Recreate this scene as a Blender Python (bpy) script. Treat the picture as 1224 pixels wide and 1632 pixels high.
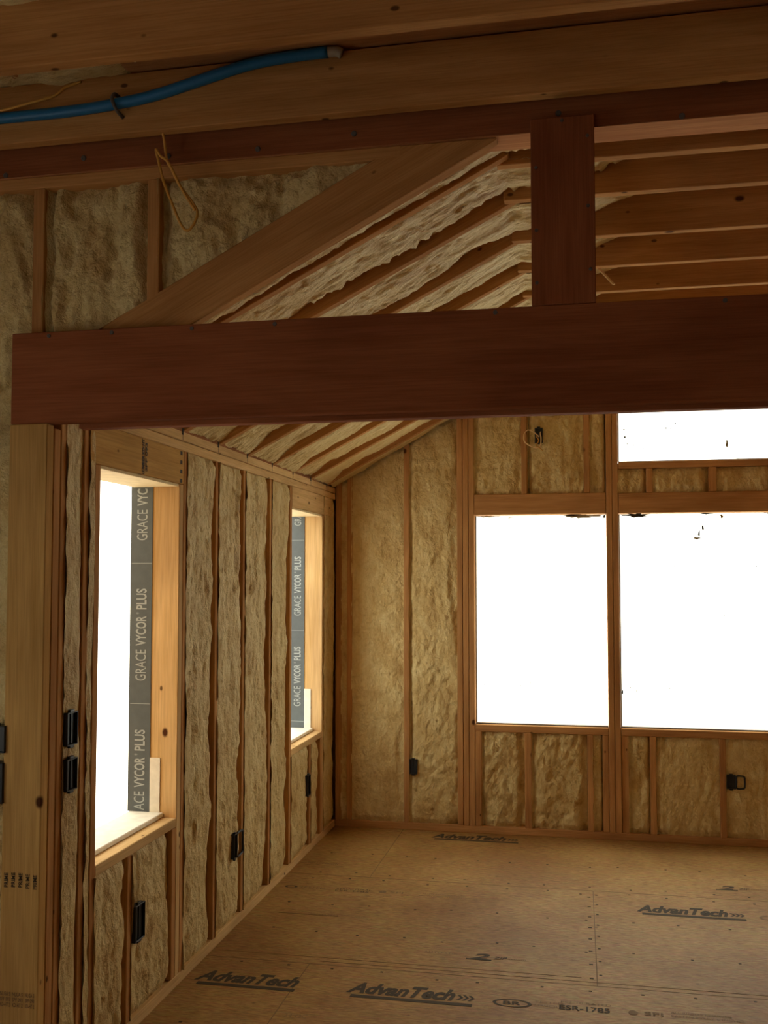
import bpy, bmesh, math, random
from mathutils import Vector, Matrix, noise
random.seed(7)
for o in list(bpy.data.objects): bpy.data.objects.remove(o)
SC = bpy.context.scene
COL = SC.collection

# ------------------------------------------------------------------ camera
YAW, PITCH = 0.195468, 0.0505037
cam_d = bpy.data.cameras.new('camera'); cam = bpy.data.objects.new('camera', cam_d); COL.objects.link(cam)
fw = Vector((-math.sin(YAW)*math.cos(PITCH), math.cos(YAW)*math.cos(PITCH), math.sin(PITCH)))
rt = Vector((math.cos(YAW), math.sin(YAW), 0)); up = rt.cross(fw)
cam.matrix_world = Matrix(((rt.x, up.x, -fw.x, 1.60362), (rt.y, up.y, -fw.y, 0), (rt.z, up.z, -fw.z, 1.64), (0, 0, 0, 1)))
cam_d.sensor_fit = 'VERTICAL'; cam_d.sensor_height = 24; cam_d.lens = 1563.98/1632*24
cam_d.shift_y = 27.2/1632; cam_d.clip_start = 0.05; cam_d.clip_end = 200
SC.camera = cam
# ------------------------------------------------------------------ light
W = bpy.data.worlds.new('overcast'); SC.world = W; W.use_nodes = True
bg = W.node_tree.nodes['Background']; bg.inputs[0].default_value = (1.0, 0.965, 0.83, 1); bg.inputs[1].default_value = 4.3
SC.view_settings.view_transform = 'Standard'; SC.view_settings.look = 'None'
SC.view_settings.gamma = 1; SC.view_settings.use_curve_mapping = False
SC.view_settings.exposure = 0.0
SC.cycles.max_bounces = 12; SC.cycles.diffuse_bounces = 8; SC.cycles.transparent_max_bounces = 12
SIDE_FILL = (0.7, 1.65, 0.9, 1.85)      # y0,y1,z0,z1 of an unseen opening added in the near room's left wall for grazing light
REAR_FILL = (-0.6, 0.7, 0.35, 1.35)     # x0,x1,z0,z1 of an opening added in the wall behind the camera as fill light

# ------------------------------------------------------------------ materials
def newmat(name):
    m = bpy.data.materials.new(name); m.use_nodes = True
    nt = m.node_tree; b = nt.nodes['Principled BSDF']; return m, nt, b
def N(nt, t, **kw):
    n = nt.nodes.new(t)
    for k, v in kw.items():
        if k in n.inputs.keys() if not hasattr(n, k) else False: n.inputs[k].default_value = v
        else: setattr(n, k, v)
    return n
def ramp(nt, src, stops):
    r = nt.nodes.new('ShaderNodeValToRGB'); e = r.color_ramp.elements
    while len(e) < len(stops): e.new(0.5)
    for i, (p, c) in enumerate(stops): e[i].position = p; e[i].color = (*c, 1) if len(c) == 3 else c
    nt.links.new(src, r.inputs[0]); return r.outputs[0]
def mixc(nt, fac, a, b, mode='MIX'):
    m = nt.nodes.new('ShaderNodeMix'); m.data_type = 'RGBA'; m.blend_type = mode
    for s, v in ((0, fac), (6, a), (7, b)):
        if hasattr(v, 'is_output'): nt.links.new(v, m.inputs[s])
        else: m.inputs[s].default_value = v if s == 0 else (*v, 1)
    return m.outputs[2]
def coords(nt, scale, rand=True, kind='Object'):
    tc = nt.nodes.new('ShaderNodeTexCoord'); mp = nt.nodes.new('ShaderNodeMapping'); mp.inputs['Scale'].default_value = scale
    src = tc.outputs[kind]
    if rand:
        oi = nt.nodes.new('ShaderNodeObjectInfo'); ad = nt.nodes.new('ShaderNodeVectorMath'); ad.operation = 'ADD'
        sc = nt.nodes.new('ShaderNodeVectorMath'); sc.operation = 'SCALE'; sc.inputs[3].default_value = 37.0
        cb = nt.nodes.new('ShaderNodeCombineXYZ')
        for i in range(3): nt.links.new(oi.outputs['Random'], cb.inputs[i])
        nt.links.new(cb.outputs[0], sc.inputs[0]); nt.links.new(src, ad.inputs[0]); nt.links.new(sc.outputs[0], ad.inputs[1]); src = ad.outputs[0]
    nt.links.new(src, mp.inputs[0]); return mp.outputs[0]
def tex(nt, t, vec, **kw):
    n = nt.nodes.new(t); nt.links.new(vec, n.inputs['Vector'])
    for k, v in kw.items(): n.inputs[k].default_value = v
    return n
def bump(nt, b, h, strength=0.3, dist=0.01):
    bp = nt.nodes.new('ShaderNodeBump'); bp.inputs['Strength'].default_value = strength; bp.inputs['Distance'].default_value = dist
    nt.links.new(h, bp.inputs['Height']); nt.links.new(bp.outputs[0], b.inputs['Normal']); return bp
def lumber(name, c1, c2, knot=(0.075, 0.028, 0.012), knots=0.5, rough=0.85):
    m, nt, b = newmat(name)
    g = tex(nt, 'ShaderNodeTexNoise', coords(nt, (1.3, 16, 16)), Scale=2.0, Detail=6.0, Roughness=0.6)
    base = ramp(nt, g.outputs[0], [(0.3, c1), (0.7, c2)])
    f = tex(nt, 'ShaderNodeTexNoise', coords(nt, (4, 160, 160)), Scale=1.5, Detail=3.0)
    base = mixc(nt, 0.35, base, ramp(nt, f.outputs[0], [(0.35, (0.55, 0.5, 0.45)), (0.6, (1, 1, 1))]), 'MULTIPLY')
    s = tex(nt, 'ShaderNodeTexNoise', coords(nt, (1.2, 4, 4)), Scale=1.6, Detail=2.0)
    base = mixc(nt, 0.5, base, ramp(nt, s.outputs[0], [(0.35, (0.64, 0.55, 0.48)), (0.60, (1.08, 1.05, 1.0))]), 'MULTIPLY')
    v = tex(nt, 'ShaderNodeTexVoronoi', coords(nt, (4.2, 6.5, 6.5)), Scale=1.0, Randomness=1.0)
    d = ramp(nt, v.outputs['Distance'], [(0.055, (1, 1, 1)), (0.10, (0, 0, 0))])
    sep = nt.nodes.new('ShaderNodeSeparateColor'); nt.links.new(v.outputs['Color'], sep.inputs[0])
    th = ramp(nt, sep.outputs[0], [(knots-0.01, (1, 1, 1)), (knots, (0, 0, 0))])
    k = mixc(nt, 1.0, d, th, 'MULTIPLY')
    base = mixc(nt, k, base, knot)
    v2 = tex(nt, 'ShaderNodeTexVoronoi', coords(nt, (7.0, 12, 12)), Scale=1.0, Randomness=1.0)
    d2 = ramp(nt, v2.outputs['Distance'], [(0.06, (1, 1, 1)), (0.10, (0, 0, 0))])
    sp2 = nt.nodes.new('ShaderNodeSeparateColor'); nt.links.new(v2.outputs['Color'], sp2.inputs[0])
    t2 = ramp(nt, sp2.outputs[1], [(knots-0.01, (0.85, 0.85, 0.85)), (knots+0.001, (0, 0, 0))])
    base = mixc(nt, mixc(nt, 1.0, d2, t2, 'MULTIPLY'), base, (0.05, 0.018, 0.008))
    nt.links.new(base, b.inputs['Base Color']); b.inputs['Roughness'].default_value = rough
    b.inputs['Specular IOR Level'].default_value = 0.05
    bump(nt, b, f.outputs[0], 0.25, 0.002)
    return m
def plain(name, c, rough=0.6, spec=0.3, noise_amt=0.0):
    m, nt, b = newmat(name)
    if noise_amt:
        g = tex(nt, 'ShaderNodeTexNoise', coords(nt, (1, 1, 1), False), Scale=30.0, Detail=5.0)
        col = mixc(nt, g.outputs[0], tuple(x*(1-noise_amt) for x in c), tuple(min(1, x*(1+noise_amt)) for x in c))
        nt.links.new(col, b.inputs['Base Color']); bump(nt, b, g.outputs[0], 0.2, 0.003)
    else: b.inputs['Base Color'].default_value = (*c, 1)
    b.inputs['Roughness'].default_value = rough; b.inputs['Specular IOR Level'].default_value = spec
    return m
def foam_mat(name, dirs=(1, 1, 1)):
    m, nt, b = newmat(name)
    v1 = coords(nt, dirs, False)
    a = tex(nt, 'ShaderNodeTexNoise', v1, Scale=7.0, Detail=5.0, Roughness=0.62)
    c = ramp(nt, a.outputs[0], [(0.30, (0.52, 0.34, 0.125)), (0.44, (0.67, 0.50, 0.215)), (0.66, (0.77, 0.63, 0.31))])
    f = tex(nt, 'ShaderNodeTexNoise', v1, Scale=55.0, Detail=6.0, Roughness=0.65)
    c = mixc(nt, 0.4, c, ramp(nt, f.outputs[0], [(0.32, (0.72, 0.62, 0.48)), (0.56, (1, 1, 1))]), 'MULTIPLY')
    nt.links.new(c, b.inputs['Base Color']); b.inputs['Roughness'].default_value = 0.6; b.inputs['Specular IOR Level'].default_value = 0.3
    v = tex(nt, 'ShaderNodeTexNoise', v1, Scale=26.0, Detail=7.0, Roughness=0.6)
    bump(nt, b, v.outputs[0], 0.9, 0.03)
    return m
M = {}
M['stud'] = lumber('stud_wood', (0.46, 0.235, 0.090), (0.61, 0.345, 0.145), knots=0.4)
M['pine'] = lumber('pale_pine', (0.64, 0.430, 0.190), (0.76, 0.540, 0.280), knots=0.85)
M['post'] = lumber('tan_post_wood', (0.52, 0.315, 0.105), (0.64, 0.410, 0.155), knots=0.98)
M['joist'] = lumber('joist_wood', (0.44, 0.215, 0.075), (0.56, 0.300, 0.115), knots=0.75)
M['lvl'] = lumber('red_veneer', (0.250, 0.080, 0.034), (0.320, 0.115, 0.052), knots=0.0, knot=(0.1, 0.03, 0.02))
M['lvledge'] = lumber('veneer_edge', (0.50, 0.22, 0.10), (0.62, 0.32, 0.15), knots=0.0)
M['foam_v'] = foam_mat('foam_wall', (1, 1, 0.75))
M['foam'] = foam_mat('foam_lumpy', (1, 1, 1))
M['foam_c'] = foam_mat('foam_ceiling', (0.4, 1, 0.7))
M['black'] = plain('black_plastic', (0.012, 0.014, 0.018), 0.4, 0.4)
M['grey'] = plain('membrane_grey', (0.095, 0.115, 0.125), 0.5, 0.3, 0.15)
M['letter'] = plain('white_lettering', (0.36, 0.41, 0.42), 0.6)
M['ink'] = plain('dark_ink', (0.055, 0.040, 0.024), 0.8)
M['ink2'] = plain('faded_ink', (0.20, 0.125, 0.060), 0.8)
M['osb'] = plain('pale_strand_lining', (0.74, 0.60, 0.34), 0.8, 0.2, 0.25)
M['white'] = plain('sill_membrane', (0.80, 0.77, 0.66), 0.7, 0.2, 0.2)
M['blue'] = plain('blue_conduit', (0.010, 0.13, 0.30), 0.45, 0.4)
M['cable'] = plain('yellow_cable', (0.62, 0.33, 0.07), 0.5, 0.3)
M['cablew'] = plain('pale_wire', (0.75, 0.55, 0.30), 0.5, 0.3)
M['steel'] = plain('dull_steel', (0.10, 0.085, 0.075), 0.5)
M['fiber'] = plain('connector', (0.35, 0.30, 0.22), 0.6)
M['sheath'] = plain('sheathing', (0.50, 0.33, 0.16), 0.8, 0.2, 0.25)
M['deck'] = lumber('roof_deck', (0.36, 0.16, 0.065), (0.48, 0.23, 0.10), knots=0.1)
M['scrap'] = plain('dark_scrap', (0.03, 0.028, 0.022), 0.8)
M['greyl'] = plain('grey_strip', (0.30, 0.31, 0.33), 0.6)
M['scrap_shade'] = plain('brown_scrap_shade', (0.30, 0.24, 0.13), 0.8)
def sheet_mat():
    m = bpy.data.materials.new('plastic_sheeting'); m.use_nodes = True; nt = m.node_tree; nt.nodes.clear()
    o = nt.nodes.new('ShaderNodeOutputMaterial'); mx = nt.nodes.new('ShaderNodeMixShader'); mx.inputs[0].default_value = 0.45
    tr = nt.nodes.new('ShaderNodeBsdfTransparent'); tr.inputs[0].default_value = (0.97, 0.99, 0.975, 1)
    tl = nt.nodes.new('ShaderNodeBsdfTranslucent')
    a = tex(nt, 'ShaderNodeTexNoise', coords(nt, (0.6, 1, 1.6), False), Scale=2.2, Detail=4.0)
    c = ramp(nt, a.outputs[0], [(0.3, (0.80, 0.86, 0.82)), (0.6, (0.93, 0.97, 0.95))]); nt.links.new(c, tl.inputs[0])
    nt.links.new(tr.outputs[0], mx.inputs[1]); nt.links.new(tl.outputs[0], mx.inputs[2]); nt.links.new(mx.outputs[0], o.inputs[0])
    return m
M['sheet'] = sheet_mat()
def floor_mat():
    m, nt, b = newmat('strand_subfloor')
    a = tex(nt, 'ShaderNodeTexNoise', coords(nt, (1.0, 5.0, 1), False), Scale=22.0, Detail=8.0, Roughness=0.7)
    c = ramp(nt, a.outputs[0], [(0.33, (0.20, 0.095, 0.027)), (0.48, (0.335, 0.195, 0.063)), (0.64, (0.45, 0.295, 0.11))])
    v = tex(nt, 'ShaderNodeTexVoronoi', coords(nt, (9, 40, 1), False), Scale=2.2)
    c = mixc(nt, 0.12, c, v.outputs['Color'], 'SOFT_LIGHT')
    w = tex(nt, 'ShaderNodeTexNoise', coords(nt, (1, 1, 1), False), Scale=1.3, Detail=4.0, Roughness=0.6)
    c = mixc(nt, 0.8, c, ramp(nt, w.outputs[0], [(0.36, (0.66, 0.52, 0.40)), (0.58, (1.05, 1.04, 1.0))]), 'MULTIPLY')
    k = tex(nt, 'ShaderNodeTexVoronoi', coords(nt, (7, 7, 1), False), Scale=1.0)
    d = ramp(nt, k.outputs['Distance'], [(0.03, (1, 1, 1)), (0.07, (0, 0, 0))])
    c = mixc(nt, mixc(nt, 1.0, d, (0.6, 0.6, 0.6), 'MULTIPLY'), c, (0.10, 0.05, 0.02))
    s = tex(nt, 'ShaderNodeTexNoise', coords(nt, (4, 38, 1), False), Scale=3.0, Detail=3.0)
    c = mixc(nt, ramp(nt, s.outputs[0], [(0.66, (0, 0, 0)), (0.74, (0.8, 0.8, 0.8))]), c, (0.13, 0.06, 0.025))
    nt.links.new(c, b.inputs['Base Color']); b.inputs['Roughness'].default_value = 0.62; b.inputs['Specular IOR Level'].default_value = 0.3
    bump(nt, b, a.outputs[0], 0.2, 0.003); return m
M['floor'] = floor_mat()

# ------------------------------------------------------------------ helpers
def link(name, me, parent=None, mats=(), Mx=None):
    o = bpy.data.objects.new(name, me); COL.objects.link(o)
    for m in mats: me.materials.append(M[m] if isinstance(m, str) else m)
    if Mx is not None: o.matrix_world = Mx
    if parent is not None:
        o.parent = parent; bpy.context.view_layer.update() if False else None
    return o
def tag(o, label, cat, group=None):
    o['label'] = label; o['category'] = cat
    if group: o['group'] = group
    return o
def struct(o): o['kind'] = 'structure'; return o
def empty(name, loc):
    o = bpy.data.objects.new(name, None); COL.objects.link(o); o.location = loc; o.empty_display_size = 0.05; return o
def prism(name, poly, axis, t0, t1, mat, parent=None, long=None, bev=0.0025, skew=0.0, mats2=None):
    """poly: outline in the plane across `axis` ('x','y','z' = thickness axis); long = direction of the grain."""
    def P(a, b, t):
        return {'y': Vector((a, t + skew*a, b)), 'x': Vector((t, a, b)), 'z': Vector((a, b, t))}[axis]
    vs = [P(a, b, t0) for a, b in poly] + [P(a, b, t1) for a, b in poly]
    n = len(poly)
    fs = [list(range(n)), list(range(2*n-1, n-1, -1))] + [[i, i+n, (i+1) % n+n, (i+1) % n] for i in range(n)]
    ctr = sum(vs, Vector())/len(vs)
    L = Vector(long).normalized() if long else Vector((1, 0, 0))
    T = {'x': Vector((1, 0, 0)), 'y': Vector((0, 1, 0)), 'z': Vector((0, 0, 1))}[axis]
    Yv = (T - L*T.dot(L))
    if Yv.length < 0.1: Yv = Vector((0, 0, 1)) if abs(L.z) < 0.9 else Vector((0, 1, 0))
    Yv.normalize(); Z = L.cross(Yv)
    R = Matrix((L, Yv, Z)).transposed().to_4x4(); Mx = Matrix.Translation(ctr) @ R; Mi = Mx.inverted()
    me = bpy.data.meshes.new(name); me.from_pydata([tuple(Mi @ v) for v in vs], [], fs)
    bm = bmesh.new(); bm.from_mesh(me); bmesh.ops.recalc_face_normals(bm, faces=bm.faces)
    if bev: bmesh.ops.bevel(bm, geom=bm.edges[:], offset=bev, segments=1, affect='EDGES', clamp_overlap=True)
    bm.to_mesh(me); bm.free()
    o = link(name, me, None, (mat,), Mx)
    if parent is not None: o.parent = parent; o.matrix_parent_inverse = pinv(parent)
    return o
def pinv(p):
    m = Matrix.Identity(4); q = p
    ch = []
    while q is not None: ch.append(q); q = q.parent
    for q in reversed(ch): m = m @ (q.matrix_parent_inverse if q.parent else Matrix.Identity(4)) @ q.matrix_basis
    return m.inverted()
def box(name, x0, x1, y0, y1, z0, z1, mat, parent=None, long=None, bev=0.0025):
    if long is None:
        d = (x1-x0, y1-y0, z1-z0); i = d.index(max(d)); long = [(1, 0, 0), (0, 1, 0), (0, 0, 1)][i]
    return prism(name, [(x0, y0), (x1, y0), (x1, y1), (x0, y1)], 'z', z0, z1, mat, parent, long, bev)
def tube(name, pts, r, mat, parent=None, closed=False, res=10, smooth=True):
    """sweep a circle along a Catmull-Rom path"""
    P = [Vector(p) for p in pts]; Q = []
    n = len(P)
    for i in range(n if closed else n-1):
        p0 = P[i-1] if (i > 0 or closed) else P[0]*2-P[1]; p1 = P[i]; p2 = P[(i+1) % n]
        p3 = P[(i+2) % n] if (closed or i+2 < n) else P[-1]*2-P[-2]
        for k in range(res):
            t = k/res
            Q.append(0.5*((2*p1)+(p2-p0)*t+(2*p0-5*p1+4*p2-p3)*t*t+(-p0+3*p1-3*p2+p3)*t**3))
    if not closed: Q.append(P[-1])
    S = 10; vs = []; fs = []; nrm = None
    for i, q in enumerate(Q):
        tg = ((Q[(i+1) % len(Q)] if (closed or i+1 < len(Q)) else q) - (Q[i-1] if (closed or i > 0) else q)).normalized()
        if nrm is None: nrm = tg.orthogonal().normalized()
        nrm = (nrm - tg*nrm.dot(tg)).normalized(); bn = tg.cross(nrm)
        for k in range(S):
            a = 2*math.pi*k/S; vs.append(q + nrm*math.cos(a)*r + bn*math.sin(a)*r)
    m = len(Q)
    for i in range(m if closed else m-1):
        for k in range(S): fs.append([i*S+k, i*S+(k+1) % S, ((i+1) % m)*S+(k+1) % S, ((i+1) % m)*S+k])
    if not closed: fs.append(list(range(S))[::-1]); fs.append([(m-1)*S+k for k in range(S)])
    c = vs[0].copy()
    me = bpy.data.meshes.new(name); me.from_pydata([tuple(v-c) for v in vs], [], fs)
    for p in me.polygons: p.use_smooth = smooth
    o = link(name, me, None, (mat,), Matrix.Translation(c))
    if parent is not None: o.parent = parent; o.matrix_parent_inverse = pinv(parent)
    return o
def disc(name, c, r, h, axis, mat, parent):
    """short button (nail or bolt head) with chamfered rim"""
    S = 12; vs = []; fs = []
    for (rr, t) in ((r, 0), (r, h*0.6), (r*0.75, h)):
        for k in range(S):
            a = 2*math.pi*k/S; u, v = rr*math.cos(a), rr*math.sin(a)
            vs.append({'-y': (u, -t, v), '+x': (t, u, v)}[axis])
    for i in range(2):
        for k in range(S): fs.append([i*S+k, i*S+(k+1) % S, (i+1)*S+(k+1) % S, (i+1)*S+k])
    fs.append([2*S+k for k in range(S)])
    me = bpy.data.meshes.new(name); me.from_pydata(vs, [], fs)
    o = link(name, me, None, (mat,), Matrix.Translation(Vector(c))); o.parent = parent; o.matrix_parent_inverse = pinv(parent); return o
def text(name, s, org, xd, yd, width, height, mat, parent, bold=0.0, shear=0.0, kind=None):
    cu = bpy.data.curves.new('t', 'FONT'); cu.body = s; cu.size = 1; cu.offset = bold; cu.shear = shear; cu.resolution_u = 3
    to = bpy.data.objects.new('t', cu); COL.objects.link(to); bpy.context.view_layer.update()
    me = bpy.data.meshes.new_from_object(to.evaluated_get(bpy.context.evaluated_depsgraph_get()))
    bpy.data.objects.remove(to); me.name = name
    xs = [v.co.x for v in me.vertices]; ys = [v.co.y for v in me.vertices]
    x0, y0, wx, wy = min(xs), min(ys), max(xs)-min(xs), max(ys)-min(ys)
    for v in me.vertices: v.co = Vector(((v.co.x-x0)/wx*width, (v.co.y-y0)/wy*height, 0))
    X = Vector(xd); Y = Vector(yd); Z = X.cross(Y)
    Mx = Matrix.Translation(Vector(org)) @ Matrix((X, Y, Z)).transposed().to_4x4()
    me.materials.clear()
    o = link(name, me, None, (mat,), Mx)
    if parent is not None: o.parent = parent; o.matrix_parent_inverse = pinv(parent)
    return o
def smooth(a, b, x):
    t = max(0, min(1, (x-a)/(b-a))); return t*t*(3-2*t)
nz = lambda x, y, z=0: noise.noise(Vector((x, y, z)))
class Big:      # collects foam grids and slabs of one wall into one mesh
    def __init__(s): s.v = []; s.f = []; s.m = []
    def grid(s, pts, nu, nv, mi, flip=False):
        b = len(s.v); s.v += pts
        for i in range(nu-1):
            for j in range(nv-1):
                q = [b+i*nv+j, b+(i+1)*nv+j, b+(i+1)*nv+j+1, b+i*nv+j+1]; s.f.append(q[::-1] if flip else q); s.m.append((mi, True))
    def slab(s, x0, x1, y0, y1, z0, z1, mi):
        b = len(s.v); s.v += [(x, y, z) for x in (x0, x1) for y in (y0, y1) for z in (z0, z1)]
        for q in ((0, 1, 3, 2), (4, 6, 7, 5), (0, 4, 5, 1), (2, 3, 7, 6), (0, 2, 6, 4), (1, 5, 7, 3)):
            s.f.append([b+i for i in q]); s.m.append((mi, False))
    def holed(s, rect, holes, place, mi):
        us = sorted({rect[0], rect[1], *[h[0] for h in holes], *[h[1] for h in holes]}); vs = sorted({rect[2], rect[3], *[h[2] for h in holes], *[h[3] for h in holes]})
        us = [u for u in us if rect[0] <= u <= rect[1]]; vs = [v for v in vs if rect[2] <= v <= rect[3]]
        for a, b in zip(us, us[1:]):
            for c, d in zip(vs, vs[1:]):
                if not any(h[0] < (a+b)/2 < h[1] and h[2] < (c+d)/2 < h[3] for h in holes): s.slab(*place(a, b, c, d), mi)
    def build(s, name, mats):
        me = bpy.data.meshes.new(name); me.from_pydata(s.v, [], s.f)
        o = link(name, me, None, mats)
        for p, (mi, sm) in zip(me.polygons, s.m): p.material_index = mi; p.use_smooth = sm
        return struct(o)

# ------------------------------------------------------------------ key dimensions
D = 6.416            # inner face of the back wall studs
XR = 4.3             # right end of the room (out of view)
W1 = (3.10, 3.78, 0.675, 2.03); W2 = (5.395, 6.07, 0.675, 2.05)
WA = (0.937, 1.782, 0.695, 2.055); WB = (1.858, 3.30, 0.695, 2.055); WC = (1.858, 3.30, 2.385, 2.95)
RZ0, RS, RT = 2.25, 0.55, 0.158   # rafter underside at the wall, slope, vertical depth
KX = 1.372                        # where slope meets flat joists

# ------------------------------------------------------------------ floor
def band(k): return k
fl = Big(); fl.slab(-1.35, XR, -3.0, D+0.16, -0.02, 0.0, 0)
floor = fl.build('floor', ['floor'])
seams = Big()
for y in (1.69, 2.91, 4.13, 5.36): seams.slab(0.0, XR, y, y+0.004, 0.0, 0.0006, 0)
for x, a, b in ((1.66, 4.13, 5.36), (0.46, 2.91, 4.13), (2.90, 2.91, 4.13), (0.46, 5.36, D), (2.9, 5.36, D), (4.1, 4.13, 5.36)): seams.slab(x, x+0.004, a, b, 0.0, 0.0006, 0)
me = bpy.data.meshes.new('panel_seams'); me.from_pydata(seams.v, [], seams.f); so = link('panel_seams', me, floor, ('ink2',)); so['kind'] = 'stuff'
FX, FY = (1, 0, 0), (0, 1, 0)
def ftext(s, x, y, w, h, mat='ink', bold=0.0, shear=0.0, nm='floor_stamp'):
    return text(nm, s, (x, y, 0.0012), FX, FY, w, h, mat, floor, bold, shear)
def fbar(x0, x1, y0, y1, mat='ink'):
    b = Big(); b.slab(x0, x1, y0, y1, 0, 0.001, 0); me = bpy.data.meshes.new('stamp_bar'); me.from_pydata(b.v, [], b.f); return link('stamp_bar', me, floor, (mat,))
def fring(cx, cy, rx, ry, mat='ink', t=0.18):
    S = 40; v = []; f = []
    for k in range(S):
        a = 2*math.pi*k/S; v += [(cx+rx*math.cos(a), cy+ry*math.sin(a), 0.001), (cx+rx*(1-t)*math.cos(a), cy+ry*(1-t)*math.sin(a), 0.001)]
    for k in range(S): n = (k+1) % S; f.append([2*k, 2*n, 2*n+1, 2*k+1])
    me = bpy.data.meshes.new('stamp_ring'); me.from_pydata(v, [], f); return link('stamp_ring', me, floor, (mat,))
def chev(x, y, h, mat='ink'):
    v = []; f = []
    for k in range(3):
        a = x+k*0.022; v += [(a, y, .001), (a+.012, y, .001), (a+.028, y+h/2, .001), (a+.012, y+h, .001), (a, y+h, .001), (a+.016, y+h/2, .001)]
        b = 6*k; f += [[b, b+1, b+2, b+5], [b+5, b+2, b+3, b+4]]
    me = bpy.data.meshes.new('stamp_chevron'); me.from_pydata(v, [], f); return link('stamp_chevron', me, floor, (mat,))
def logo(x, y, w, chevs=True, mat='ink'):
    tw = w*(0.86 if chevs else 1.0)
    ftext('AdvanTech', x+0.01, y-0.008, tw-0.01, 0.105, mat, 0.042, 0.34)
    fbar(x+0.035, x+w, y-0.044, y-0.019, mat)
    if chevs: chev(x+tw+0.005, y+0.005, 0.05, mat)
logo(0.03, 3.885, 0.445, False); logo(0.67, 3.885, 0.515); logo(1.859, 5.085, 0.52); logo(0.66, 6.26, 0.56)
fring(1.335, 3.905, 0.075, 0.036); ftext('BR', 1.300, 3.890, 0.07, 0.032, 'ink', 0.02)
ftext('TESTED', 1.42, 3.925, 0.11, 0.018, 'ink2'); ftext('STRUCTURAL', 1.42, 3.895, 0.14, 0.018, 'ink2')
ftext('PS2-10 RATED', 1.52, 3.945, 0.19, 0.018, 'ink2'); ftext('ESR-1785', 1.515, 3.885, 0.19, 0.042, 'ink', 0.02)
fring(1.79, 3.91, 0.018, 0.02, 'ink2', 0.9); ftext('SFI', 1.83, 3.895, 0.07, 0.032, 'ink2', 0.02)
ftext('ALL RIGHTS RESERVED', 1.93, 3.93, 0.22, 0.018, 'ink2'); ftext('FASTEN EVERY 6 INCHES', 1.93, 3.90, 0.26, 0.018, 'ink2')
fring(2.52, 5.10, 0.075, 0.036, 'ink2')
def ziplogo(x, y):
    ftext('2', x+0.005, y-0.012, 0.085, 0.065, 'ink', 0.03, 0.3); fbar(x-0.01, x+0.10, y-0.02, y-0.008); ftext('ZIP', x+0.105, y+0.0, 0.06, 0.03, 'ink', 0.02, 0.3); ftext('system', x+0.17, y+0.002, 0.075, 0.02, 'ink2')
ziplogo(1.12, 4.33); ziplogo(2.31, 5.53); ftext('AUTO STIK', 0.92, 4.35, 0.15, 0.02, 'ink2')
fring(0.085, 5.125, 0.035, 0.02, 'ink', 0.4); ftext('TESTED', 0.13, 5.115, 0.14, 0.03, 'ink2'); ftext('STRUCTURAL', 0.33, 5.13, 0.19, 0.02, 'ink'); ftext('ESR-1785', 0.33, 5.10, 0.18, 0.022, 'ink')
fring(0.58, 5.13, 0.02, 0.022, 'ink2', 0.9); ftext('SFI', 0.62, 5.115, 0.07, 0.03, 'ink2', 0.01)
ftext('FASTEN EVERY 6 INCHES', 0.78, 5.135, 0.23, 0.018, 'ink2'); ftext('FASTEN EVERY 12 INCHES', 0.78, 5.10, 0.22, 0.018, 'ink2')
ftext('THIS SIDE DOWN', 0.05, 5.56, 0.18, 0.03, 'ink2'); ftext('SIZED FOR SPACING', 0.30, 4.73, 0.27, 0.014, 'ink2')
ftext('24 OC', 0.50, 3.62, 0.09, 0.03, 'ink2')
fbar(0.14, 0.44, 4.722, 4.726, 'ink2'); fbar(0.5, 2.4, 4.165, 4.168, 'ink2'); fbar(0.04, 1.6, 4.205, 4.207, 'ink2')
# nail rows along joints
nl = Big(); random.seed(3)
for k in range(8): nl.slab(1.652-0.02, 1.652-0.004, 4.2+0.15*k, 4.21+0.15*k, 0, 0.001, 0); nl.slab(1.672, 1.684, 4.24+0.15*k, 4.25+0.15*k, 0, 0.001, 0)
for yy in (3.5, 4.08, 4.5, 4.9, 5.31, 5.42, 5.8):
    for k in range(14): x = 0.15+0.21*k+random.uniform(-.03, .03); y = yy+random.uniform(-.02, .02); nl.slab(x, x+0.012, y, y+0.009, 0, 0.001, 0)
me = bpy.data.meshes.new('nail_marks'); me.from_pydata(nl.v, [], nl.f); link('nail_marks', me, floor, ('ink',))['kind'] = 'stuff'

# ------------------------------------------------------------------ foam functions
OPEN = 0.90
def bay_recess(u, u0, u1, v, v0, v1, A, seed, near=0.0, ruf=1.0, stretch=0.25):
    """depth of the foam skin behind the framing face; one flank of each bay stays open along the far framing member"""
    t = (u-u0)/(u1-u0); w = u1-u0
    vv = v*stretch*4
    e = OPEN + 0.15*nz(v*1.7, seed*3.1) + 0.09*nz(v*6.0, seed*5.7)
    open_ = smooth(e-0.05, e+0.08, t)
    bl = lambda x, y, z: abs(nz(x, y, z))
    base = 0.004 + ruf*(0.014*nz(u*9+seed, vv*1.6) + 0.015*(bl(u*20+seed, vv*5, seed)) + 0.011*bl(u*43, vv*11, seed) + 0.004*nz(u*90, vv*26, seed))
    lip = 0.012*smooth(0.035, 0.0, v-v0) + 0.012*smooth(0.04, 0.0, v1-v)
    return base + A*open_ + near*smooth(0.03, 0, u-u0) + lip
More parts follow.
